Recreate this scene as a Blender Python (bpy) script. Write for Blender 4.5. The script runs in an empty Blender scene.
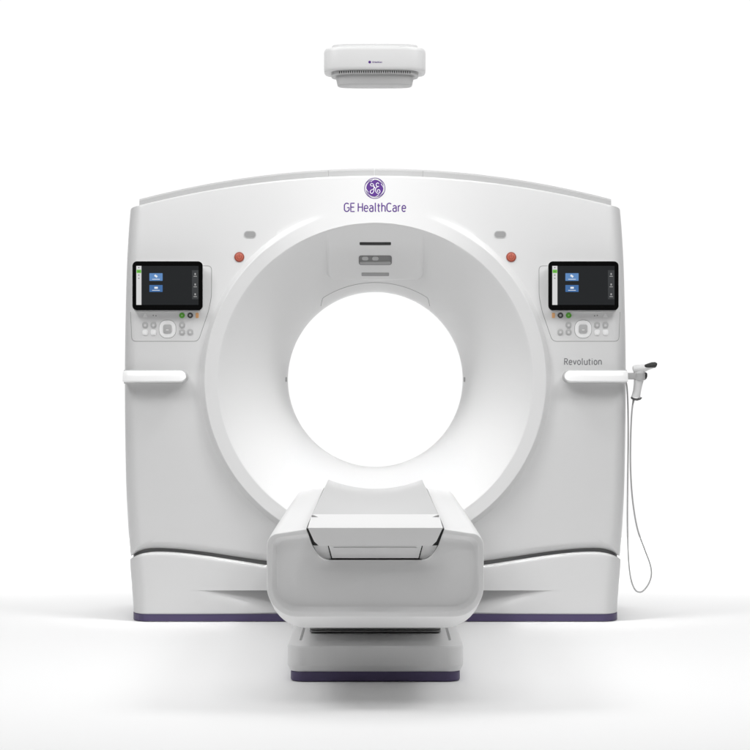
import bpy, bmesh, math, random
from mathutils import Vector

S = bpy.context.scene
COL = S.collection
R = math.radians

# ------------------------------------------------------------------ camera
F, D, H = 2200.0, 9.65, 1.066          # focal length in 750-px units, distance to gantry front, lens height
CX, CY = 375.3, 379.5                  # principal point of the photograph
cam = bpy.data.cameras.new('camera')
cam.sensor_width = 36
cam.lens = F / 750 * 36
cam.shift_x = (375 - CX) / 750
cam.shift_y = (CY - 375) / 750
cam.clip_start = .1
cam.clip_end = 2000
co = bpy.data.objects.new('camera', cam)
co.location = (0, -D, H)
co.rotation_euler = (R(90), 0, 0)
COL.objects.link(co)
S.camera = co

# ------------------------------------------------------------------ studio surround (white room, big overhead softbox)
S.view_settings.view_transform = 'Standard'
S.view_settings.look = 'None'
S.view_settings.exposure = 0
S.view_settings.gamma = 1
W = bpy.data.worlds.new('World')
S.world = W
W.use_nodes = True
nt = W.node_tree
nt.nodes.clear()
def N(t, **k):
    n = nt.nodes.new(t)
    for a, b in k.items(): setattr(n, a, b)
    return n
def maprange(src, a, b, c, d):
    m = N('ShaderNodeMapRange', interpolation_type='SMOOTHSTEP')
    nt.links.new(src, m.inputs['Value'])
    for i, v in zip(('From Min', 'From Max', 'To Min', 'To Max'), (a, b, c, d)): m.inputs[i].default_value = v
    return m.outputs['Result']
SIDE, FRONT, TOP_BACK, TOP_FRONT = 1.02, .03, .51, .12      # white backdrop, dim end of the studio behind the camera, lit ceiling
tc = N('ShaderNodeTexCoord'); sx = N('ShaderNodeSeparateXYZ')
nt.links.new(tc.outputs['Generated'], sx.inputs[0])
low = maprange(sx.outputs['Y'], .62, .92, FRONT, SIDE)
high = maprange(sx.outputs['Y'], -.60, .05, TOP_FRONT, TOP_BACK)
blend = maprange(sx.outputs['Z'], .30, .75, 0, 1)
mu = N('ShaderNodeMix')
nt.links.new(blend, mu.inputs[0]); nt.links.new(low, mu.inputs[2]); nt.links.new(high, mu.inputs[3])
bg = N('ShaderNodeBackground'); bg.inputs['Color'].default_value = (1, 1, 1, 1)
nt.links.new(mu.outputs[0], bg.inputs['Strength'])
wo = N('ShaderNodeOutputWorld'); nt.links.new(bg.outputs[0], wo.inputs[0])

def area_lamp(name, loc, target, sx_, sy_, watts):
    l = bpy.data.lights.new(name, 'AREA'); l.shape = 'RECTANGLE'
    l.size, l.size_y, l.energy = sx_, sy_, watts
    o = bpy.data.objects.new(name, l); o.location = loc
    o.rotation_euler = (Vector(target) - Vector(loc)).to_track_quat('-Z', 'Y').to_euler()
    COL.objects.link(o)
    return o
area_lamp('overhead_softbox', (0, -1.15, 4.75), (0, -.6, 0), 3.4, 1.7, 38)
area_lamp('key_softbox', (0, -4.5, 4.5), (0, 0, 1.2), 3.0, 2.0, 57)
for sg in (-1, 1):
    area_lamp('front_softbox', (sg * 2.4, -2.4, 3.8), (0, -.3, .7), 1.3, 1.3, 53)
    area_lamp('side_softbox', (sg * 1.6, -.6, 4.5), (0, -.3, .7), 1.6, 1.6, 8)
    kick = area_lamp('bore_fill', (sg * 1.35, -1.1, 4.3), (-sg * .46, .10, .72), .65, .65, .95)  # unseen lamp pair added to brighten the lower flare left and right
    kick.data.spread = R(15)
bl = area_lamp('back_floor_fill', (0, 4.3, 5.2), (0, 4.3, 0), 12, 3.0, 260)  # unseen lamp added to whiten the floor behind the gantry
bl.data.spread = R(90)

# ------------------------------------------------------------------ materials
def mat(name, col, rough=.4, metal=0, emit=None, estr=1, spec=.5, grain=0, coat=0):
    m = bpy.data.materials.new(name); m.use_nodes = True
    t = m.node_tree; p = t.nodes['Principled BSDF']
    p.inputs['Base Color'].default_value = (*col, 1)
    p.inputs['Roughness'].default_value = rough
    p.inputs['Metallic'].default_value = metal
    p.inputs['Specular IOR Level'].default_value = spec
    p.inputs['Coat Weight'].default_value = coat
    if emit:
        p.inputs['Emission Color'].default_value = (*emit, 1)
        p.inputs['Emission Strength'].default_value = estr
    if grain:
        c = t.nodes.new('ShaderNodeTexCoord')
        n = t.nodes.new('ShaderNodeTexNoise'); n.inputs['Scale'].default_value = 900; n.inputs['Detail'].default_value = 2
        b = t.nodes.new('ShaderNodeBump'); b.inputs['Strength'].default_value = grain; b.inputs['Distance'].default_value = .0005
        t.links.new(c.outputs['Object'], n.inputs['Vector']); t.links.new(n.outputs['Fac'], b.inputs['Height'])
        t.links.new(b.outputs['Normal'], p.inputs['Normal'])
        n2 = t.nodes.new('ShaderNodeTexNoise'); n2.inputs['Scale'].default_value = 6; n2.inputs['Detail'].default_value = 4
        mr = t.nodes.new('ShaderNodeMapRange'); mr.inputs['To Min'].default_value = rough - .05; mr.inputs['To Max'].default_value = rough + .05
        t.links.new(c.outputs['Object'], n2.inputs['Vector']); t.links.new(n2.outputs['Fac'], mr.inputs['Value'])
        t.links.new(mr.outputs['Result'], p.inputs['Roughness'])
    return m
def srgb(r, g, b):
    f = lambda c: c / 12.92 if c <= .04045 else ((c + .055) / 1.055) ** 2.4
    return tuple(f(v / 255) for v in (r, g, b))
M = dict(
    white=mat('white_plastic', (.715, .715, .715), .42, grain=.05),
    bright=mat('bright_white_plastic', (.93, .93, .93), .3),
    table=mat('table_white_plastic', (.83, .83, .83), .42, grain=.05),
    trim=mat('pale_grey_trim', (.52, .52, .52), .45),
    cradle=mat('cradle_grey', (.58, .58, .58), .5),
    purple=mat('dark_purple_plinth', srgb(78, 68, 104), .45),
    logo=mat('logo_purple', srgb(84, 40, 130), .45),
    logow=mat('logo_white', (.82, .80, .86), .45),
    letter=mat('grey_lettering', srgb(125, 125, 128), .5),
    seam=mat('seam_grey', srgb(150, 150, 150), .6),
    dark=mat('dark_rubber_and_shade', (.02, .02, .02), .6),  # dark parts, and the slab that paints shade into the cradle gap
    darkgrey=mat('dark_grey_plastic', (.07, .07, .072), .45),
    black=mat('black_glass', (.003, .003, .003), .25, spec=.15),
    gap=mat('gap_grey', (.17, .17, .17), .5),
    bracket=mat('bracket_grey', (.44, .44, .44), .45),
    grey=mat('grey_plastic', (.33, .33, .33), .45),
    midgrey=mat('mid_grey_window', (.17, .17, .17), .3),
    lens=mat('lens_glass', (.42, .42, .42), .2),
    red=mat('red_button', srgb(192, 100, 80), .4),
    redrim=mat('red_button_rim', srgb(150, 72, 58), .45),
    green=mat('green_button', srgb(96, 176, 60), .4),
    orange=mat('orange_mark', srgb(235, 180, 125), .5),
    button=mat('button_grey', srgb(182, 182, 182), .45),
    greenmark=mat('green_symbol', srgb(176, 214, 150), .45),
    keymark=mat('key_symbol_grey', srgb(214, 214, 214), .45),
    buttonw=mat('button_white', (.88, .88, .88), .4),
    cable=mat('grey_cable', srgb(172, 172, 172), .5),
    gunw=mat('scanner_white', (.72, .72, .72), .4),
    floor=mat('white_floor', (.935, .935, .935), .7, spec=.2),
    scr=mat('screen_dark', (.004, .004, .004), .35, emit=srgb(36, 38, 40), estr=.85, spec=.15),
    scr2=mat('screen_sidebar', (.004, .004, .004), .35, emit=srgb(66, 68, 70), estr=.85, spec=.15),
    scrw=mat('screen_white', (.02, .02, .02), .35, emit=srgb(222, 222, 222), estr=.9, spec=.15),
    scrb=mat('screen_blue', (.004, .004, .01), .35, emit=srgb(98, 140, 192), estr=.95, spec=.15),
    scrb2=mat('screen_blue_dim', (.004, .004, .01), .35, emit=srgb(70, 112, 165), estr=.95, spec=.15),
    scrg=mat('screen_green', (.004, .01, .004), .35, emit=srgb(110, 190, 70), estr=.95, spec=.15),
    scri=mat('screen_icon', (.02, .02, .02), .35, emit=srgb(235, 240, 245), estr=.9, spec=.15),
    scrd=mat('screen_icon_dim', (.02, .02, .02), .35, emit=srgb(165, 165, 165), estr=.9, spec=.15),
)

# ------------------------------------------------------------------ object helpers
def root_loc(o):
    v = Vector((0, 0, 0))
    while o is not None:
        v += Vector(o.location); o = o.parent
    return v
def link(name, bm, m, parent=None, smooth=True, angle=35):
    bmesh.ops.recalc_face_normals(bm, faces=bm.faces[:])
    off = root_loc(parent)
    for v in bm.verts: v.co -= off
    me = bpy.data.meshes.new(name); bm.to_mesh(me); bm.free()
    o = bpy.data.objects.new(name, me); COL.objects.link(o)
    me.materials.append(M[m])
    if smooth:
        for p in me.polygons: p.use_smooth = True
        me.set_sharp_from_angle(angle=R(angle))
    if parent is not None: o.parent = parent
    return o
def thing(name, label, cat, loc):
    o = bpy.data.objects.new(name, None); COL.objects.link(o)
    o.empty_display_size = .2
    o.location = loc; o['label'] = label; o['category'] = cat
    return o
def grid(bm, rows, close_u=False, close_v=False):
    vs = [[bm.verts.new(p) for p in r] for r in rows]
    nr, nc = len(vs), len(vs[0])
    for i in range(nr if close_v else nr - 1):
        for j in range(nc if close_u else nc - 1):
            a, b = vs[i], vs[(i + 1) % nr]
            q = [a[j], a[(j + 1) % nc], b[(j + 1) % nc], b[j]]
            try: bm.faces.new(q)
            except ValueError: pass
    return vs
def cap(bm, ring):
    bm.faces.new(ring)
def bevel(bm, w, seg=3, ang=30):
    es = [e for e in bm.edges if len(e.link_faces) == 2 and e.calc_face_angle(0) > R(ang)]
    bmesh.ops.bevel(bm, geom=es, offset=w, segments=seg, profile=.5, affect='EDGES', clamp_overlap=True)
def loft(sections, cap_ends=True):
    bm = bmesh.new()
    vs = grid(bm, sections, close_u=True)
    if cap_ends: cap(bm, vs[0]); cap(bm, vs[-1])
    return bm
def tube(bm, pts, r, n=8, flat=1.0, caps=True):
    """round bar along a polyline; flat < 1 squashes it along Y"""
    pts = [Vector(p) for p in pts]
    rows = []
    nrm = None
    for i, p in enumerate(pts):
        t = (pts[min(i + 1, len(pts) - 1)] - pts[max(i - 1, 0)])
        if t.length < 1e-9: t = Vector((0, 0, 1))
        t.normalize()
        if nrm is None:
            nrm = t.cross(Vector((0, 1, 0)))
            if nrm.length < 1e-4: nrm = t.cross(Vector((1, 0, 0)))
        nrm = (nrm - t * nrm.dot(t)).normalized()
        b = t.cross(nrm)
        ring = []
        for k in range(n):
            a = 2 * math.pi * k / n
            d = nrm * math.cos(a) * r + b * math.sin(a) * r
            d.y *= flat
            ring.append(p + d)
        rows.append(ring)
    vs = grid(bm, rows, close_u=True)
    if caps: cap(bm, vs[0]); cap(bm, vs[-1])
def catmull(pts, n=8):
    pts = [Vector(p) for p in pts]
    out = []
    for i in range(len(pts) - 1):
        p0, p1, p2, p3 = pts[max(i - 1, 0)], pts[i], pts[i + 1], pts[min(i + 2, len(pts) - 1)]
        for k in range(n):
            t = k / n
            out.append(.5 * ((2 * p1) + (p2 - p0) * t + (2 * p0 - 5 * p1 + 4 * p2 - p3) * t * t + (3 * p1 - p0 - 3 * p2 + p3) * t ** 3))
    out.append(pts[-1])
    return out
def interp(x, tab):
    """smooth (Hermite) interpolation through a table"""
    if x <= tab[0][0]: return tab[0][1]
    for i in range(len(tab) - 1):
        (x0, y0), (x1, y1) = tab[i], tab[i + 1]
        if x <= x1:
            sl = lambda j: (tab[min(j + 1, len(tab) - 1)][1] - tab[max(j - 1, 0)][1]) / (tab[min(j + 1, len(tab) - 1)][0] - tab[max(j - 1, 0)][0])
            h = x1 - x0; t = (x - x0) / h
            return ((2 * t**3 - 3 * t * t + 1) * y0 + (t**3 - 2 * t * t + t) * h * sl(i)
                    + (-2 * t**3 + 3 * t * t) * y1 + (t**3 - t * t) * h * sl(i + 1))
    return tab[-1][1]
def smooth(t):
    t = max(0, min(1, t)); return t * t * (3 - 2 * t)
def rrect(x0, x1, z0, z1, r, n=6):
    out = []
    for cx, cz, a0 in ((x1 - r, z1 - r, 0), (x0 + r, z1 - r, 90), (x0 + r, z0 + r, 180), (x1 - r, z0 + r, 270)):
        for k in range(n + 1):
            a = R(a0 + 90 * k / n); out.append((cx + r * math.cos(a), cz + r * math.sin(a)))
    return out
def circle(cx, cz, r, n=28):
    return [(cx + r * math.cos(2 * math.pi * k / n), cz + r * math.sin(2 * math.pi * k / n)) for k in range(n)]
def at(px, py, Y):
    s = F / (D + Y); return Vector(((px - CX) / s, Y, H - (py - CY) / s))

# ------------------------------------------------------------------ floor
bm = bmesh.new()
bmesh.ops.create_grid(bm, x_segments=1, y_segments=1, size=1)
for v in bm.verts: v.co = (v.co.x * 8, -12 if v.co.y < 0 else 5.2, 0)
fl = link('floor', bm, 'floor', smooth=False); fl['kind'] = 'structure'

# ------------------------------------------------------------------ CT GANTRY
G = thing('ct_scanner', 'large white ring shaped CT scanner gantry with two tablet screens and purple plinth', 'CT scanner', (0, .4, 0))
HW = [(-.80, 1.088), (-.65, 1.098), (-.44, 1.106), (0, 1.110), (.35, 1.106), (.57, 1.100), (.78, 1.086), (.95, 1.06)]   # half width by height about the bore
hw = lambda z: interp(z, HW)
ARC = 4.16
ztop = lambda x: .901 - (ARC - math.sqrt(ARC * ARC - x * x))
BOT = [(0, -.846), (.26, -.833), (.48, -.807), (.615, -.787), (.745, -.767), (.877, -.752), (.987, -.748), (1.044, -.759), (1.070, -.775), (1.088, -.789), (1.2, -.84)]
zbot = lambda x: interp(abs(x), BOT)
def ell(inset, d, depth):
    if inset >= d: return 0
    k = max(0, min(1, (d - inset) / d)); return depth * (1 - math.sqrt(max(0, 1 - k * k)))
def face_y(x, z):
    bow = .05 * (z / .85) ** 2
    e = max(ell(hw(z) - abs(x), .065, .11), ell(ztop(x) - z, .008, .02), ell(z - zbot(x), .034, .055))
    return bow + e
RING = [(.6915, .62), (.697, .64), (.740, .97), (.7455, 1.0), (.749, .95), (.752, .82), (.765, .13), (.769, .02)]   # radius, share of the ring's height
def front_y(x, z):
    r = math.hypot(x, z)
    if r >= .785: return face_y(x, z)
    f = 0
    for (r0, f0), (r1, f1) in zip(RING[:-1], RING[1:]):
        if r <= r1: f = f0 + (f1 - f0) * max(0, (r - r0) / (r1 - r0)); break
    return bow(z) + f * lift(x, z)
def face_at(px, py, off=0):
    """point on the gantry's front cover"""
    Y = 0
    for _ in range(6):
        p = at(px, py, Y); Y = front_y(p.x, p.z - H)
    p = at(px, py, Y); p.y -= off
    return p
# outline of the cover about the bore centre, clockwise from the top
def outline():
    pts = []
    zt = ztop(1.07); 
    xs = [1.078 * math.sin(R(a)) for a in range(0, 90, 2)]
    right = [(x, ztop(x)) for x in xs if x < 1.072]
    c = (hw(.763), ztop(1.083))
    e0, e1 = (1.072, ztop(1.072)), (hw(c[1] - .012), c[1] - .012)
    right += [tuple((1 - t)**2 * a + 2 * t * (1 - t) * b + t * t * d for a, b, d in zip(e0, c, e1)) for t in [k / 8 for k in range(9)]]
    z = e1[1] - .03
    while z > -.745: right.append((hw(z), z)); z -= .03
    e0 = (hw(-.765), -.765); c = (hw(-.785), -.792); e1 = (1.072, zbot(1.072))
    right += [tuple((1 - t)**2 * a + 2 * t * (1 - t) * b + t * t * d for a, b, d in zip(e0, c, e1)) for t in [k / 8 for k in range(9)]]
    right += [(x, zbot(x)) for x in (1.066, 1.060, 1.052, 1.044, 1.034, 1.022)]
    x = 1.00
    while x > .01: right.append((x, zbot(x))); x -= .03
    right.append((0, zbot(0)))
    left = [(-x, z) for x, z in right[1:-1]][::-1]
    return right + left
OUT = outline()
# flare profile: bezier (depth, radius); the front edge follows the bowed face and the raised ring
FB = ((0, .690), (.075, .605), (.215, .455), (.390, .402))
bow = lambda z: .05 * (z / .85) ** 2
def lift(x, z):                      # the ring stands proud except towards the top, where it melts into the face
    return -.030 * smooth((math.degrees(abs(math.atan2(x, z))) - 16) / 28)
def flare(t, dx=1, dz=0):
    y, r = (sum(w * p[i] for w, p in zip(((1 - t)**3, 3 * t * (1 - t)**2, 3 * t * t * (1 - t), t**3), FB)) for i in (0, 1))
    return y + (bow(.69 * dz) + .6 * lift(dx, dz)) * (1 - t) ** 2, r
rows = []
dirs = []
for x, z in OUT:
    l = math.hypot(x, z); dirs.append((x / l, z / l, l))
for y, r in [(.86, .70), (.80, .66), (.62, .47), (.55, .415), (.48, .402)]:
    rows.append([(dx * r, y, H + dz * r) for dx, dz, l in dirs])
for k in range(31):
    row = []
    for dx, dz, l in dirs:
        y, r = flare(1 - k / 30, dx, dz); row.append((dx * r, y, H + dz * r))
    rows.append(row)
for r, f in RING:
    rows.append([(dx * r, bow(dz * r) + f * lift(dx, dz), H + dz * r) for dx, dz, l in dirs])
R0 = .785
ts = [0, .15, .3, .45, .6, .7, .78, .84] + [.84 + .16 * math.sin(R(a)) for a in range(10, 91, 8)] + [1]
for t in ts:
    row = []
    for dx, dz, l in dirs:
        inset = .1
        la = l - inset if l - inset > R0 + .005 else R0 + .005
        # the last stretch is spaced finely so that the edge rolls over
        if t <= .84: r = R0 + (la - R0) * (t / .84)
        else: r = la + (l - la) * ((t - .84) / .16)
        x, z = dx * r, dz * r
        row.append((x, face_y(x, z), H + z))
    rows.append(row)
for y in (.2, .5, .84):
    rows.append([(dx * l, y, H + dz * l) for dx, dz, l in dirs])
rows.append([(dx * (l - .04 if l > .8 else l), .86, H + dz * (l - .04)) for dx, dz, l in dirs])
bm = bmesh.new(); grid(bm, rows, close_u=True, close_v=True)
cover = link('front_cover', bm, 'white', G, angle=28)

# top trim, four panels butted with fine gaps
seams = [-1.052, -.208, -.004, .212, 1.052]
for i in range(4):
    a, b = seams[i] + (.0 if i == 0 else .0004), seams[i + 1] - (.0 if i == 3 else .0004)
    bm = bmesh.new(); rws = []
    nseg = 24
    for k in range(nseg + 1):
        x = a + (b - a) * k / nseg
        zt = .941 - (4.12 - math.sqrt(4.12**2 - x * x)) ; zb = zt - .12
        sec = [(x, .16, H + zb), (x, .16, H + zt - .008), (x, .168, H + zt), (x, .75, H + zt), (x, .75, H + zb)]
        rws.append(sec)
    vs = grid(bm, rws, close_u=True); cap(bm, vs[0]); cap(bm, vs[-1])
    link('top_panel', bm, 'trim', G)

# base with scooped foot recesses, plinth and dark gap filler
BT = [(0, -.858), (.26, -.845), (.48, -.819), (.615, -.798), (.745, -.778), (.877, -.763), (.97, -.760), (1.02, -.766), (1.055, -.778), (1.088, -.797), (1.2, -.85)]
def plan(hwx, yf, n=80, d=.075, dep=.11, yb=.84):
    pts = [(-hwx, yb), (-hwx, .5), (-hwx, .25)]
    for k in range(11):
        a = R(9 * k); pts.append((-hwx + d * (1 - math.cos(a)), yf + dep * (1 - math.sin(a))))
    xs = [(-hwx + d) + 2 * (hwx - d) * k / n for k in range(1, n)]
    pts += [(x, yf) for x in xs]
    return pts + [(-x, y) for x, y in pts[:14][::-1]]
ZR = .138
def base_row(z, mode=0, inset=0):
    row = []
    hb = 1.074 + (1.092 - 1.074) * smooth((z - .03) / .26)
    for x, y in plan(hb - inset * .3, .024 + inset):
        dep = 0
        if mode == 0 and z <= ZR + 1e-6:
            d = .36 * (.71 - abs(x)) - .846 * (ZR - z); dep = .5 * (d + math.sqrt(d * d + .00045)) * smooth((.80 - abs(x)) / .12)
        row.append((x, y + min(dep, .1) if y < .2 else y, z))
    return row
bm = bmesh.new(); rws = []
rws.append(base_row(.034, 0, .012)); rws.append(base_row(.0345, 0, .004)); rws.append(base_row(.040, 0, 0))
for k in range(1, 15): rws.append(base_row(.040 + (ZR - .040) * k / 14))
rws.append(base_row(ZR + .0005, 1)); rws.append(base_row(ZR + .004, 1))
for k in range(1, 12):
    t = k / 11; r = []
    zt_ = lambda x: H + interp(abs(x), BT) - .010
    base = base_row(.25, 1)
    for x, y, _ in base:
        z = ZR + .004 + (zt_(x) - ZR - .004) * t
        hb = (1.074 + .018 * smooth((z - .03) / .26)) / 1.092
        r.append((x * hb, y, z))
    rws.append(r)
for dz, ins in ((.004, .002), (.008, .006), (.010, .014), (.010, .3)):
    rws.append([(x, y + (ins if y < .2 else 0), H + interp(abs(x), BT) - .010 + dz) for x, y, _ in base_row(.25, 1)])
vs = grid(bm, rws)
link('base_cover', bm, 'white', G, angle=28)
def prism_plan(pl, z0, z1, bev=.004):
    bm = bmesh.new()
    vs = grid(bm, [[(x, y, z0) for x, y in pl], [(x, y, z1) for x, y in pl]], close_u=True)
    cap(bm, vs[0]); cap(bm, vs[1])
    if bev: bevel(bm, bev, 2, 60)
    return bm
link('plinth', prism_plan(plan(1.075, .028, 10), .003, .0335), 'purple', G)
bm = bmesh.new()
fr_ = plan(1.080, .070, 60)
vs = grid(bm, [[(x, y, H + interp(abs(x), BT) - .05) for x, y in fr_], [(x, y, H + interp(abs(x), BT) + .10) for x, y in fr_]])
link('gap_filler', bm, 'gap', G)

# flat patches laid on a curved surface
def face_patch(name, poly, off, m, parent, th=.006, surf=face_at, bev=0):
    bm = bmesh.new()
    rws = [[surf(px, py, off - th) for px, py in poly], [surf(px, py, off) for px, py in poly]]
    vs = grid(bm, rws, close_u=True); cap(bm, vs[0]); cap(bm, vs[1])
    if bev:
        es = [e for e in bm.edges if all(v in vs[1] for v in e.verts) and len(e.link_faces) == 2]
        bmesh.ops.bevel(bm, geom=es, offset=bev, segments=2, profile=.5, affect='EDGES')
    return link(name, bm, m, parent)
def face_line(name, pts, r, m, parent, surf=face_at, off=0, flat=1):
    bm = bmesh.new(); tube(bm, [surf(px, py, off) for px, py in pts], r, 8, flat)
    return link(name, bm, m, parent)
def rpoly(pts, rad, n=6):
    """polygon path with rounded corners (open)"""
    out = [pts[0]]
    for i in range(1, len(pts) - 1):
        p, c, q = Vector(pts[i - 1]), Vector(pts[i]), Vector(pts[i + 1])
        a = c + (p - c).normalized() * min(rad, (p - c).length * .49); b = c + (q - c).normalized() * min(rad, (q - c).length * .49)
        for k in range(n + 1):
            t = k / n; v = (1 - t)**2 * a + 2 * t * (1 - t) * c + t * t * b; out.append((v.x, v.y))
    out.append(pts[-1]); return out
def dense(pts, step=3):
    out = []
    for a, b in zip(pts[:-1], pts[1:]):
        n = max(1, int(math.dist(a, b) / step))
        out += [(a[0] + (b[0] - a[0]) * k / n, a[1] + (b[1] - a[1]) * k / n) for k in range(n)]
    out.append(pts[-1]); return out

# ---- lettering: single-stroke glyphs, cap height 1
def arc(cx, cz, rx, rz, a0, a1, n=12):
    return [(cx + rx * math.cos(R(a0 + (a1 - a0) * k / n)), cz + rz * math.sin(R(a0 + (a1 - a0) * k / n))) for k in range(n + 1)]
GL = {
 'G': (.62, [arc(.30, .68, .28, .32, 40, 180) + arc(.30, .30, .28, .30, 180, 360) + [(.58, .46), (.34, .46)]]),
 'E': (.50, [[(.48, 1), (.04, 1), (.04, 0), (.48, 0)], [(.04, .52), (.43, .52)]]),
 'H': (.60, [[(.04, 0), (.04, 1)], [(.54, 0), (.54, 1)], [(.04, .52), (.54, .52)]]),
 'e': (.52, [[(.04, .38), (.46, .38)] + arc(.25, .44, .21, .28, 0, 180) + arc(.25, .27, .21, .27, 180, 320)]),
 'a': (.50, [arc(.23, .50, .19, .22, 150, 0) + [(.42, 0)], [(.42, .42), (.22, .42)] + arc(.22, .21, .19, .21, 90, 270) + [(.30, 0)] + arc(.26, .16, .16, .16, 290, 360)]),
 'l': (.22, [[(.08, 1.05), (.08, .12)] + arc(.16, .12, .08, .12, 180, 270)]),
 't': (.34, [[(.12, .95), (.12, .14)] + arc(.22, .14, .10, .14, 180, 290)[0:], [(0, .70), (.30, .70)]]),
 'h': (.52, [[(.05, 0), (.05, 1.05)], arc(.25, .48, .20, .24, 180, 0) + [(.45, 0)]]),
 'C': (.58, [arc(.30, .68, .28, .32, 40, 180) + arc(.30, .32, .28, .32, 180, 320)]),
 'r': (.34, [[(.05, 0), (.05, .72)], arc(.25, .46, .20, .25, 180, 80)]),
 ' ': (.14, []),
 'R': (.56, [[(.05, 0), (.05, 1), (.26, 1)] + arc(.26, .75, .22, .25, 90, -90) + [(.05, .5)], [(.26, .5), (.52, 0)]]),
 'v': (.48, [[(.01, .72), (.23, 0), (.45, .72)]]),
 'o': (.54, [arc(.26, .36, .22, .36, 0, 360, 20)]),
 'u': (.54, [[(.05, .72), (.05, .26)] + arc(.26, .26, .21, .26, 180, 360) + [(.47, .72), (.47, 0)]]),
 'i': (.20, [[(.08, 0), (.08, .72)], [(.08, .93), (.08, 1.0)]]),
 'n': (.52, [[(.05, 0), (.05, .72)], arc(.25, .48, .20, .24, 180, 0) + [(.45, 0)]]),
}
def lettering(name, text, x0, x1, ybase, cap_h, r, m, parent, surf, gap=.16):
    tot = sum(GL[c][0] for c in text) + gap * (len(text) - 1)
    k = (x1 - x0) / tot; x = x0; bm = bmesh.new()
    for c in text:
        w, strokes = GL[c]
        for s in strokes:
            tube(bm, [surf(x + px * k, ybase - pz * cap_h, .0002) for px, pz in dense(s, .15)], r, 6, .35)
        x += (w + gap) * k
    return link(name, bm, m, parent)
lettering('brand_lettering', 'GE HealthCare', 344.2, 406.2, 211.5, 8.3, .0026, 'logo', G, face_at, .11)
lettering('model_lettering', 'Revolution', 564.2, 601.8, 364.6, 6.0, .0021, 'letter', G, face_at, .12)

# ---- round monogram badge: purple disc, ring, white script loops
LX, LY, LR = 374.8, 188.2, 10.2
badge = face_patch('emblem', circle(LX, LY, LR * .83, 40), .0012, 'logo', G, .004)
bm = bmesh.new()
tube(bm, [face_at(LX + LR * math.cos(R(a)), LY + LR * math.sin(R(a)), .0005) for a in range(0, 361, 6)], .0014, 6, .4)
for q in range(4):      # curls between the disc and the ring
    a0 = 90 * q + 20
    tube(bm, [face_at(LX + LR * (.99 - .16 * k / 12) * math.cos(R(a0 + 5 * k)), LY + LR * (.99 - .16 * k / 12) * math.sin(R(a0 + 5 * k)), .0006) for k in range(13)], .0012, 6, .4)
link('emblem_ring', bm, 'logo', badge)
bm = bmesh.new()
def lp(pts, r=.0016):
    q = catmull([(LX + a * LR, LY - b * LR, 0) for a, b in pts], 6)
    tube(bm, [face_at(v.x, v.y, .0016) for v in q], r, 6, .4)
lp([(.02, .02), (-.12, .20), (-.34, .22), (-.44, .36), (-.30, .46), (-.14, .38), (-.10, .20), (-.08, -.04), (-.12, -.34), (-.28, -.52), (-.44, -.42), (-.40, -.22), (-.24, -.14), (-.06, -.02)])
lp([(.40, .40), (.30, .52), (.16, .44), (.14, .26), (.28, .14), (.40, .20)])
lp([(.30, .13), (.14, .06), (.06, -.14), (.12, -.38), (.32, -.52), (.50, -.38), (.46, -.18), (.30, -.16), (.24, -.30), (.34, -.36)])
for q in range(4):
    a0 = 90 * q + 5
    pts = [(.84 * math.cos(R(a0 + 4 * k)) * (1 - .02 * k), .84 * math.sin(R(a0 + 4 * k)) * (1 - .02 * k)) for k in range(8)]
    lp(pts, .0013)
link('emblem_script', bm, 'logow', badge)

# ---- stop buttons and microphone pills on the front cover
for s in (-1, 1):
    X = lambda px: CX + s * (CX - px) * -1 if s < 0 else CX + (CX - px)
    cx = 239.3 if s < 0 else 511.2
    b = face_patch('stop_button', circle(cx, 257, 5.0), .004, 'redrim', G, .010, bev=.0015)
    face_patch('button_cap', circle(cx, 257, 3.8), .0052, 'red', b, .006, bev=.001)
    face_line('button_ring', [(cx + 2.2 * math.sin(R(a)), 257 - 2.2 * math.cos(R(a))) for a in range(40, 321, 20)], .0014, 'redrim', b, off=.0052, flat=.4)
    face_line('button_mark', [(cx, 253.9), (cx, 257.4)], .0016, 'redrim', b, off=.0052, flat=.4)
    cx = 250 if s < 0 else 500.2
    p = face_patch('microphone_rim', rrect(cx - 6.2, cx + 6.2, 230.8, 238.2, 3.6), .0015, 'trim', G, .006)
    face_patch('microphone_mesh', rrect(cx - 5.4, cx + 5.4, 231.6, 237.4, 2.8), .0022, 'grey', p, .004)

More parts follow.
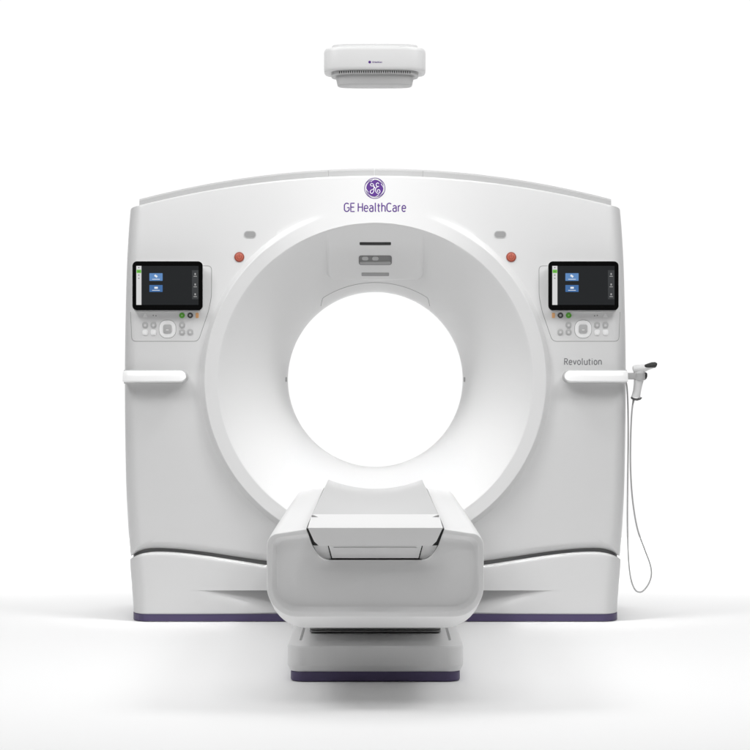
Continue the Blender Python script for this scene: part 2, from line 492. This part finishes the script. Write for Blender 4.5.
# ---- tablets, keypads, handles (left and mirrored right)
def plate(name, x0, x1, y0, y1, r, Yf, th, m, parent, bev=.0):
    """rounded plate facing the front; px bounds at depth Yf"""
    bm = bmesh.new()
    pl = rrect(x0, x1, y0, y1, r, 6)
    rws = [[at(px, py, Yf) for px, py in pl]]
    rws.append([(v.x, Yf + th, v.z) for v in rws[0]])
    vs = grid(bm, rws, close_u=True); cap(bm, vs[0]); cap(bm, vs[1])
    if bev: bevel(bm, bev, 3, 50)
    return link(name, bm, m, parent)
for s in (-1, 1):
    ox = 132.4 if s < 0 else 548.4
    Y0 = -.045
    hs = plate('tablet_housing', ox + 1.0, ox + 69.4, 263, 312.0, 4.5, Y0 + .014, .09, 'white', G, .006)
    gl = plate('tablet_glass', ox, ox + 70.2, 261.3, 310.3, 4.6, Y0, .012, 'black', hs, .002)
    sc = plate('display', ox + 3.9, ox + 66.2, 265.9, 304.9, .3, Y0 - .0008, .0006, 'scr', gl)
    y1 = Y0 - .0016
    plate('menu_strip', ox + 3.9, ox + 9.0, 265.9, 304.9, .2, y1, .0006, 'scrw', gl)
    plate('sidebar', ox + 59.6, ox + 66.0, 270.2, 299.2, .3, y1, .0006, 'scr2', gl)
    for k, (yy, mm) in enumerate(((273.2, 'scrb'), (285.0, 'scrb2'))):
        plate('app_tile', ox + 17.0, ox + 30.2, yy, yy + (7.6 if k == 0 else 6.9), .3, y1, .0006, mm, gl)
    y2 = Y0 - .0024
    plate('menu_mark', ox + 4.2, ox + 8.8, 269.7, 273.0, .5, y2, .0005, 'scrg', gl)
    def icon(name, a, b, r, m, flat=.25):
        bm = bmesh.new(); tube(bm, [at(ox + a[0], a[1], y2), at(ox + b[0], b[1], y2)], r, 8, flat); link(name, bm, m, gl)
    for yy in (267.6, 271.4, 275.1, 278.3): icon('menu_icon', (5.8, yy), (7.0, yy), .0017, 'darkgrey', .6)
    icon('tile_icon', (22.2, 275.2), (24.8, 277.0), .0042, 'scri'); icon('tile_icon', (22.0, 287.8), (25.4, 287.8), .0042, 'scri')
    for yy in (279.2, 290.3): icon('tile_caption', (19.8, yy), (27.4, yy), .0011, 'scri')
    for yy in (274.3, 284.8, 294.6):
        icon('sidebar_icon', (62.8, yy - 1.2), (62.8, yy + .6), .0032, 'scrd'); icon('sidebar_caption', (61.2, yy + 2), (64.4, yy + 2), .0015, 'scrd')
    MX = (lambda px: px) if s < 0 else (lambda px: 750.6 - px)
    outl = rpoly([(203, 265.8), (211.6, 265.8), (211.5, 296), (208.6, 311), (198.2, 341.3), (131.8, 341.3), (130.6, 312)], 4.5)
    face_line('keypad_seam', [(MX(a), b) for a, b in dense(outl)], .0013, 'seam', G, flat=.6)
    for name, px, py, m in (('power_button', 182, 315.4, 'green'), ('stop_key', 190.2, 315.4, 'darkgrey')):
        b = face_patch(name, circle(MX(px), py, 2.8, 20), .004, m, G, .008, bev=.0015)
        face_patch('key_symbol', circle(MX(px), py, .8 if m == 'green' else 1.2, 14), .0046, 'greenmark' if m == 'green' else 'button', b, .002)
    face_patch('warning_mark', rrect(MX(197.2) - 1.5, MX(197.2) + 1.5, 312.9, 318, .9), .002, 'orange', G, .006)
    face_patch('warning_light', [(MX(145.2) - 2.4, 317.4), (MX(145.2) + 2.4, 317.4), (MX(145.2) + .6, 313.8), (MX(145.2) - .6, 313.8)], .002, 'buttonw', G, .006)
    for px, py in ((153.3, 315.4), (156.0, 315.8)):
        face_patch('indicator_dot', circle(MX(px), py, .7, 10), .001, 'seam', G, .004)
    for px, py, m in ((145.2, 325, 0), (153.5, 325, 0), (145.2, 332.4, 1), (153.5, 332.4, 1), (182, 325, 0), (182, 332, 0), (190.2, 332, 0)):
        b = face_patch('key', rrect(MX(px) - 2.8, MX(px) + 2.8, py - 2.8, py + 2.8, 1.9), .004, ('button', 'buttonw')[m], G, .008, bev=.0015)
        face_patch('key_symbol', circle(MX(px), py + .3, 1.25, 12), .0046, ('keymark', 'bright')[m], b, .002)
    b = face_patch('jog_pad', rrect(MX(167.5) - 8.2, MX(167.5) + 8.2, 320.3, 337.9, 7.0), .0025, 'bright', G, .006, bev=.001)
    face_line('jog_ring', rrect(MX(167.5) - 8.4, MX(167.5) + 8.4, 320.1, 338.1, 7.2) + [rrect(MX(167.5) - 8.4, MX(167.5) + 8.4, 320.1, 338.1, 7.2)[0]], .0009, 'seam', b, flat=.6)
    face_patch('jog_key', rrect(MX(167.5) - 4.2, MX(167.5) + 4.2, 324.6, 333.2, 1.8), .007, 'button', b, .006, bev=.0015)
    face_line('jog_symbol', [(MX(166.2), 330), (MX(168.8), 330)], .0016, 'buttonw', b, off=.007, flat=.4)

    # grab handle: capsule bar standing off the cover, wrapping round the side edge
    bm = bmesh.new()
    x_in, x_out, hh = .825, 1.101, .0265
    zc = H - (376.4 - CY) / 229
    rws = []
    prof = [(-.075, -.88), (-.0795, -.74), (-.0755, 0), (-.070, .72), (-.065, .87), (-.058, .96), (-.045, 1), (.12, 1), (.12, -1), (-.058, -1), (-.069, -.96)]
    st = [(x_in + hh * (1 - math.cos(R(a))), math.sin(R(a))) for a in (4, 15, 30, 45, 60, 75, 90)] + [(x_out - .03, 1), (x_out - .008, 1), (x_out, .88)]
    for x, k in st:
        back = .012 * max(0, (x - (x_out - .03)) / .03)
        rws.append([(s * x, y + (back if y < 0 else 0) + (.012 * (1 - k) if y < 0 and x < 1 else 0), zc + hh * k * q) for y, q in prof])
    vs = grid(bm, rws, close_u=True); cap(bm, vs[0]); cap(bm, vs[-1])
    gh = link('grab_handle', bm, 'bright', G, angle=50)
    bm = bmesh.new(); rws = []
    h2 = hh + .0035
    st = [(x_in - .004 + h2 * (1 - math.cos(R(a))), math.sin(R(a))) for a in (4, 15, 30, 45, 60, 75, 90)] + [(x_out - .03, 1), (x_out - .004, 1)]
    for x, k in st:
        rws.append([(s * x, y, zc - .0012 + h2 * k * q) for y, q in ((-.050, -.96), (-.052, 0), (-.050, .96), (-.046, 1), (.11, 1), (.11, -1), (-.046, -1))])
    vs = grid(bm, rws, close_u=True); cap(bm, vs[0]); cap(bm, vs[-1])
    link('handle_backing', bm, 'trim', gh, angle=50)

# ---- flare details: laser window pad and trim arc (on the cone surface)
def flare_at(px, py, off=0):
    rho = math.hypot(px - CX, py - CY)
    a, b = (px - CX) / rho, -(py - CY) / rho
    lo, hi = 0, 1
    for _ in range(40):
        t = (lo + hi) / 2; y, r = flare(t, a, b)
        if r * F / (D + y) > rho: lo = t
        else: hi = t
    y, r = flare(t, a, b)
    y2, r2 = flare(min(1, t + .01), a, b); y1, r1 = flare(max(0, t - .01), a, b)
    ty, tr = y2 - y1, r2 - r1; l = math.hypot(ty, tr)
    ny, nr = tr / l, -ty / l                 # towards the opening
    rr = r + nr * off
    return Vector((a * rr, y + ny * off, H + b * rr))
def strip_patch(name, u0, u1, v0, v1, rad, off, m, parent, surf, th=.006, n=16):
    """pill or bar that follows the surface under it"""
    us = [u0 + (u1 - u0) * k / n for k in range(n + 1)] + [u0 + rad * q for q in (.12, .3, .6)] + [u1 - rad * q for q in (.12, .3, .6)]
    secs = []
    for u in sorted(us):
        d = max(0, rad - min(u - u0, u1 - u)); c = rad - math.sqrt(max(0, rad * rad - d * d)); c = min(c, rad * .95)
        a, b = v0 + c, v1 - c
        secs.append([surf(u, a, off), surf(u, b, off), surf(u, b, off - th), surf(u, a, off - th)])
    return link(name, loft(secs), m, parent)
def pad_off(u, v):
    v0 = CY - math.sqrt(154.5**2 - (u - CX)**2) if abs(u - CX) < 154 else CY
    qx = abs(u - CX) - (48.5 - 8); qy = (v - 279.5) + 8           # rounded rectangle, open upward
    sd = math.hypot(max(qx, 0), max(qy, 0)) + min(max(qx, qy), 0) - 8
    return (-.002 + .012 * smooth((-sd + .4) / 1.7)) * smooth((v - v0 + 3) / 28)
bm = bmesh.new(); rws = []
NU, NV = 100, 60
for j in range(NV + 1):
    row = []
    for i in range(NU + 1):
        u = CX - 50 + 100 * i / NU
        v0 = CY - math.sqrt(154.5**2 - (u - CX)**2)
        v = v0 + (281.5 - v0) * j / NV
        o = pad_off(u, v)
        row.append(flare_at(u, v, o - .0003))
    rws.append(row)
grid(bm, rws)
pad = link('laser_window_panel', bm, 'white', G, angle=60)
def fat(px, py, off=0): return flare_at(px, py, off + pad_off(px, py))
strip_patch('slot', CX - 15.8, CX + 15.8, 241.2, 243.9, .6, .0008, 'dark', pad, fat)
w = strip_patch('window', CX - 16.8, CX + 16.8, 254.0, 263.2, 2.4, .0016, 'midgrey', pad, fat)
strip_patch('window_sill', CX - 15.8, CX + 15.8, 259.8, 262.6, 1.2, .0026, 'grey', w, fat, .004)
for cx in (365.0, 375.4):
    strip_patch('lens', cx - 3.2, cx + 3.2, 254.9, 258.3, 1.69, .0036, 'lens', w, fat, .004, 10)
strip_patch('slot', CX - 14, CX + 14, 271.0, 274.2, .6, .0008, 'grey', pad, fat)
pts = []
pts += [(CX + 91.5 * math.sin(R(-36.5)), CY - 91.5 * math.cos(R(-36.5)))]
pts += [(CX + 97 * math.sin(R(a)), CY - 97 * math.cos(R(a))) for a in [-33 + 66 * k / 40 for k in range(41)]]
pts += [(CX + 91.5 * math.sin(R(36.5)), CY - 91.5 * math.cos(R(36.5)))]
face_line('arc_seam', rpoly(pts, 3), .0012, 'seam', G, flare_at)
for s in (-1, 1):
    face_patch('bore_mark', rrect(CX + s * 89.2 - .7, CX + s * 89.2 + .7, 377.2, 381.8, .4), .001, 'grey', G, .004, flare_at)

# ---- bracket for the hand scanner on the right handle
bm = bmesh.new()
bmesh.ops.create_cube(bm, size=1)
for v in bm.verts: v.co = Vector((1.113 + v.co.x * .060, -.02 + v.co.y * .03, H + .015 + v.co.z * .030))
bevel(bm, .004)
br = link('scanner_bracket', bm, 'bracket', G)
bm = bmesh.new()
sec = []
for z in (-.016, .014):
    sec.append([(1.1575 + .0245 * math.cos(R(a)), -.02 + .027 * math.sin(R(a)), H + .013 + z) for a in range(0, 360, 20)])
b2 = loft(sec); bevel(b2, .003, 2, 60)
link('bracket_cup', b2, 'bracket', br)

# ------------------------------------------------------------------ HAND-HELD BARCODE SCANNER
B = thing('barcode_scanner', 'handheld white barcode scanner with dark nose and looping grey cable, in its bracket', 'barcode scanner', (1.17, -.02, .92))
def lofted(stations, n=20, Y=-.02):
    """stations: px, py, half width across the path (px), half depth (m); ellipse sections along the path"""
    P = [at(a, b, Y) for a, b, c, d in stations]; secs = []
    for i, (a, b, c, d) in enumerate(stations):
        t = (P[min(i + 1, len(P) - 1)] - P[max(i - 1, 0)]).normalized()
        nr = Vector((-t.z, 0, t.x)); w = c / 228
        secs.append([P[i] + nr * math.cos(2 * math.pi * k / n) * w + Vector((0, 1, 0)) * math.sin(2 * math.pi * k / n) * d for k in range(n)])
    return loft(secs)
link('grip', lofted([(639.6, 370, 5.6, .023), (639.2, 376, 5.3, .022), (638.8, 380, 4.9, .021), (638.0, 385, 4.3, .019), (637.0, 391, 4.0, .018), (636.2, 395, 4.2, .019), (635.8, 397.6, 4.8, .021)]), 'gunw', B)
link('scanner_head', lofted([(632.8, 369.6, 1.8, .010), (633.3, 369.5, 3.4, .019), (635, 369.2, 4.1, .024), (639, 368.8, 4.2, .027), (644, 368.2, 3.8, .028), (648, 367.3, 2.9, .029), (652, 366.4, 2.4, .029), (654.6, 365.7, 2.0, .027)]), 'gunw', B)
link('scanner_nose', lofted([(642.5, 367.6, .5, .012), (645, 366.6, 1.9, .022), (648, 366.0, 2.5, .030), (652, 365.2, 3.0, .033), (655, 364.9, 2.9, .033), (656.2, 365.2, 2.3, .028), (656.4, 365.3, .8, .012)], Y=-.027), 'dark', B)
link('trigger', lofted([(645.2, 372.4, .8, .006), (645.4, 373.6, 1.9, .009), (645.2, 376, 2.2, .010), (644.9, 378.4, 1.7, .009), (644.6, 379.6, .6, .005)]), 'dark', B)
link('grip_foot', lofted([(631.2, 397.0, .6, .010), (631.8, 398.0, 1.1, .017), (634, 399.2, 1.2, .023), (637, 399.6, 1.2, .023), (640, 398.8, 1.1, .020), (641.6, 397.6, .6, .012)]), 'darkgrey', B)
link('cable_boot', lofted([(633.6, 399.6, 1.1, .005), (633.2, 402, 1.0, .0045), (632.6, 405, .7, .003)]), 'grey', B)
cpx = [(632.9, 403, -.02), (631.6, 415, -.015), (630.6, 440, 0), (630.6, 470, .02), (632.6, 500, .03), (637.2, 528, .03), (644.5, 549, .03), (650, 564, .03), (651.4, 574, .03), (649, 583, .03), (643.5, 590.5, .03), (638.5, 592, .03), (634, 588, .03), (630.3, 576, .03), (628.3, 555, .03), (627.4, 520, .02), (627.7, 480, .02), (628.2, 440, .02), (628, 410, .02), (627.3, 392, .015), (626.3, 383, .01), (625.4, 380, .0)]
bm = bmesh.new(); tube(bm, catmull([at(*p) for p in cpx], 8), .0034, 8)
link('cable', bm, 'cable', B)

# ------------------------------------------------------------------ PATIENT TABLE
T = thing('patient_table', 'white patient table with concave cradle on a purple footed base, before the scanner', 'patient table', (0, -1.2, 0))
YF = -2.553
def tsec(Y, hwx, zb, zt, rb, rt, zin, nx=None):
    """half section from bottom centre up the left, mirrored; trough notch in the top"""
    L = []
    L += [(-(hwx - rb) * k / 6, zb) for k in range(6)]
    L += [(-(hwx - rb) - rb * math.sin(R(7.5 * k)), zb + rb - rb * math.cos(R(7.5 * k))) for k in range(13)]
    z0, z1 = zb + rb, zt - rt
    L += [(-hwx, z0 + (z1 - z0) * k / 4) for k in range(1, 4)]
    L += [(-(hwx - rt) - rt * math.cos(R(10 * k)), zt - rt + rt * math.sin(R(10 * k))) for k in range(10)]
    xi = -.2235 if nx is None else nx
    sh = L[-1]
    L += [(sh[0] + (xi - sh[0]) * k / 4, sh[1] + (zin - sh[1]) * k / 4) for k in range(1, 5)]
    n2 = (-.2035, .531)
    if zin < .56:
        n2 = (-.2035, .530)
    L += [(xi + (n2[0] - xi) * k / 3, zin + (n2[1] - zin) * k / 3) for k in range(1, 4)]
    a, c, b = (-.2035, .530), (-.178, .484), (-.150, .484)
    L += [tuple((1 - t)**2 * p + 2 * t * (1 - t) * q + t * t * r for p, q, r in zip(a, c, b)) for t in [k / 6 for k in range(1, 7)]]
    L += [(-.150 + .150 * k / 5, .484) for k in range(1, 6)]
    full = L + [(-x, z) for x, z in L[1:-1]][::-1]
    return [(x, Y, z) for x, z in full]
secs = [
    tsec(YF + .0290, .318, .332, .545, .070, .030, .552, -.212),
    tsec(YF + .0280, .320, .330, .547, .072, .030, .554, -.2125),
    tsec(YF + .022, .3235, .326, .551, .075, .031, .558, -.214),
    tsec(YF + .010, .3275, .322, .555, .079, .032, .562, -.2155),
    tsec(YF + .003, .3305, .319, .557, .081, .033, .566, -.2165),
    tsec(YF + .0, .334, .316, .559, .084, .034, .570, -.2175),
    tsec(YF + .0006, .346, .3035, .567, .094, .038, .579, -.2222),
    tsec(YF + .0022, .3488, .3005, .5695, .097, .040, .5825, -.223),
    tsec(YF + .0060, .350, .2985, .571, .099, .041, .584, -.2235),
    tsec(YF + .19, .3505, .247, .574, .118, .041, .586, -.2235),
    tsec(YF + .22, .3505, .240, .574, .122, .041, .587, -.2235),
    tsec(YF + .26, .3505, .2385, .574, .122, .041, .587, -.2235),
    tsec(-1.3, .350, .2385, .578, .122, .041, .590, -.2235),
    tsec(-.10, .345, .2385, .585, .122, .041, .596, -.2235),
    tsec(-.075, .330, .26, .57, .112, .041, .58, -.2235),
]
body = link('table_body', loft(secs), 'table', T, angle=32)

# cradle: concave pan on rails
bm = bmesh.new(); rws = []
def pan(Y):
    top = [(x, Y, .586 + .040 * (x / .2045) ** 2) for x in [-.2045 + .409 * k / 30 for k in range(31)]]
    bot = [(x * .985, Y, .566 + .036 * (x / .2045) ** 2) for x in [.2045 - .409 * k / 30 for k in range(31)]]
    return top + [(.2075, Y, .624)] + bot + [(-.2075, Y, .624)]
link('cradle', loft([pan(y) for y in (-2.50, -1.8, -1.0, -.3, .015)]), 'cradle', T, angle=40)
# wedge-shaped end of the cradle
bm = bmesh.new()
prof = {}
A = [(-.2165, YF - .038, .590), (.2165, YF - .038, .590), (.196, YF - .036, .546), (.181, YF - .034, .532), (-.181, YF - .034, .532), (-.196, YF - .036, .546)]
Bk = [(-.2070, -2.475, .6265), (.2070, -2.475, .6265), (.199, -2.475, .556), (.184, -2.475, .536), (-.184, -2.475, .536), (-.199, -2.475, .556)]
va = [bm.verts.new(p) for p in A]; vb = [bm.verts.new(p) for p in Bk]
for k in range(6): bm.faces.new([va[k], va[(k + 1) % 6], vb[(k + 1) % 6], vb[k]])
cap(bm, va); cap(bm, vb); bevel(bm, .004, 3, 20)
link('cradle_end', bm, 'table', T, angle=30)
# dark slab standing in for depth shade in the gap, trough panel, latch drawer
def slab(poly, y0, y1, bev=.0):
    bm = bmesh.new(); vs = grid(bm, [[(x, y0, z) for x, z in poly], [(x, y1, z) for x, z in poly]], close_u=True)
    cap(bm, vs[0]); cap(bm, vs[1])
    if bev: bevel(bm, bev, 2, 25)
    return bm
link('gap_shade', slab([(-.2228, .583), (.2228, .583), (.2025, .5305), (-.2025, .5305)], YF + .012, YF + .06), 'dark', T)
link('trough_panel', slab([(-.2012, .5295), (.2012, .5295), (.180, .494), (.164, .4855), (-.164, .4855), (-.180, .494)], YF + .0125, YF + .05, .001), 'table', T)
link('latch_recess', slab([(-.1535, .5285), (.1535, .5285), (.1425, .4862), (-.1425, .4862)], YF + .0105, YF + .03), 'dark', T)
link('latch_drawer', slab([(-.150, .529), (.150, .529), (.139, .4895), (-.139, .4895)], YF + .004, YF + .03, .002), 'table', T)
bm = slab([(-.134, .523), (.134, .523), (.131, .508), (-.131, .508)], YF - .002, YF + .02, .004)
link('drawer_lip', bm, 'table', T)

# pedestal
def rplan(hx, y0, y1, r, n=8):
    return rrect(-hx, hx, y0, y1, r, n)
def stack(levels, nseg=8):
    return loft([[(x, y, z) for x, y in rplan(hx, y0, y1, r, nseg)] for hx, y0, y1, r, z in levels])
link('base_plinth', stack([(.297, -1.895, -.5, .05, .002), (.3, -1.898, -.5, .053, .006), (.3, -1.898, -.5, .053, .032), (.297, -1.895, -.5, .05, .036)]), 'purple', T)
pc = link('base_cover', stack([(.302, -1.893, -.5, .05, .0365), (.3105, -1.903, -.5, .056, .056), (.3115, -1.904, -.5, .058, .060), (.3115, -1.904, -.5, .058, .120), (.3112, -1.9035, -.5, .058, .123), (.3085, -1.901, -.505, .056, .1275), (.302, -1.889, -.51, .05, .1312), (.272, -1.795, -.52, .03, .1332), (.264, -1.785, -.54, .03, .1262), (.1, -1.6, -.7, .03, .1262)]), 'table', T, angle=25)
lv = link('lift_column', stack([(.238, -1.49, -.6, .02, .12), (.238, -1.49, -.6, .02, .30)]), 'darkgrey', T)
for z in (.131, .1405, .150, .1595, .169, .1785, .188):
    link('lift_plate', stack([(.241, -1.512, -.57, .02, z), (.243, -1.515, -.57, .02, z + .002), (.243, -1.515, -.57, .02, z + .005), (.241, -1.512, -.57, .02, z + .007)]), 'grey', lv)

# ------------------------------------------------------------------ CEILING CAMERA
YC = -1.09
sC = F / (D + YC)
zc = lambda py: H - (py - 2.2 - CY) / sC
K = thing('ceiling_camera', 'small round cornered white camera unit hanging overhead with a vent grille', 'ceiling camera', (0, YC, zc(66)))
CXO = -.002
def sup(hx, n, z, cnt=96, zf=None, yk=1.0):
    out = []
    for k in range(cnt):
        a = 2 * math.pi * k / cnt; c, s_ = math.cos(a), math.sin(a)
        x = hx * math.copysign(abs(c) ** (2 / n), c); y = hx * yk * math.copysign(abs(s_) ** (2 / n), s_)
        out.append((CXO + x, YC + .2 + y, (zf(x, y) if zf else z)))
    return out
NB = 3.6
def csec(hx, py, dep, front=0):
    """rounded section: half width, picture row of its front edge, depth, set-back of the front"""
    out = []
    for k in range(96):
        a = 2 * math.pi * k / 96; c, s_ = math.cos(a), math.sin(a)
        x = hx * math.copysign(abs(c) ** (2 / NB), c); y = dep / 2 * math.copysign(abs(s_) ** (2 / NB), s_)
        out.append((CXO + x, YC + front + dep / 2 + y, zc(py)))
    return out
body = loft([csec(.180, 71.3, .24, .02), csec(.190, 71.5, .25, .008), csec(.1965, 71.2, .26, .0035), csec(.1995, 70.2, .266, .0008), csec(.2005, 68, .268, 0),
             csec(.2005, 62, .268), csec(.2005, 52, .268), csec(.1995, 49.8, .266, .001), csec(.196, 48.6, .262, .003), csec(.16, 48.4, .22, .02)])
cb = link('camera_body', body, 'white', K, angle=50)
link('mounting_plate', loft([csec(.168, 48.9, .22, .02), csec(.169, 45.0, .22, .02), csec(.166, 44.4, .216, .022)]), 'white', K, angle=40)
link('lens_housing', loft([csec(.156, 71.5, .19, .026), csec(.155, 75.5, .19, .028), csec(.151, 79, .17, .032), csec(.148, 83, .14, .036), csec(.146, 84.6, .13, .038), csec(.142, 85.2, .12, .042), csec(.02, 85.2, .04, .07)]), 'trim', K, angle=40)
bm = bmesh.new()
# vent ring between body and lens housing, with its slots
link('vent_ring', loft([csec(.172, 70.5, .22, .014), csec(.171, 74.8, .22, .014), csec(.150, 75.4, .19, .03)]), 'trim', K, angle=40)
for k in range(33):
    px = 339.5 + 70.5 * k / 32
    x = (px - CX) / (F / (D + YC + .02))
    yy = YC + .014 + .11 - .11 * (1 - abs((x - CXO) / .1715) ** NB) ** (1 / NB)
    z0, z1 = zc(74.6), zc(72.3)
    tube(bm, [(x, yy, z0), (x, yy, z1)], .0018, 6)
link('vent_slots', bm, 'dark', K)
# small badge and lettering on its front
yb = YC - .0004
bm = bmesh.new()
def cam_surf(px, py, off=0):
    p = at(px, py, YC); return Vector((p.x, yb - off + .0002, p.z))
face_patch('emblem', circle(369.7, 62.1, 1.35, 16), .0004, 'logo', K, .002, cam_surf)
lettering('brand_lettering', 'GE HealthCare', 372.4, 382, 62.8, 1.35, .0005, 'logo', K, cam_surf)
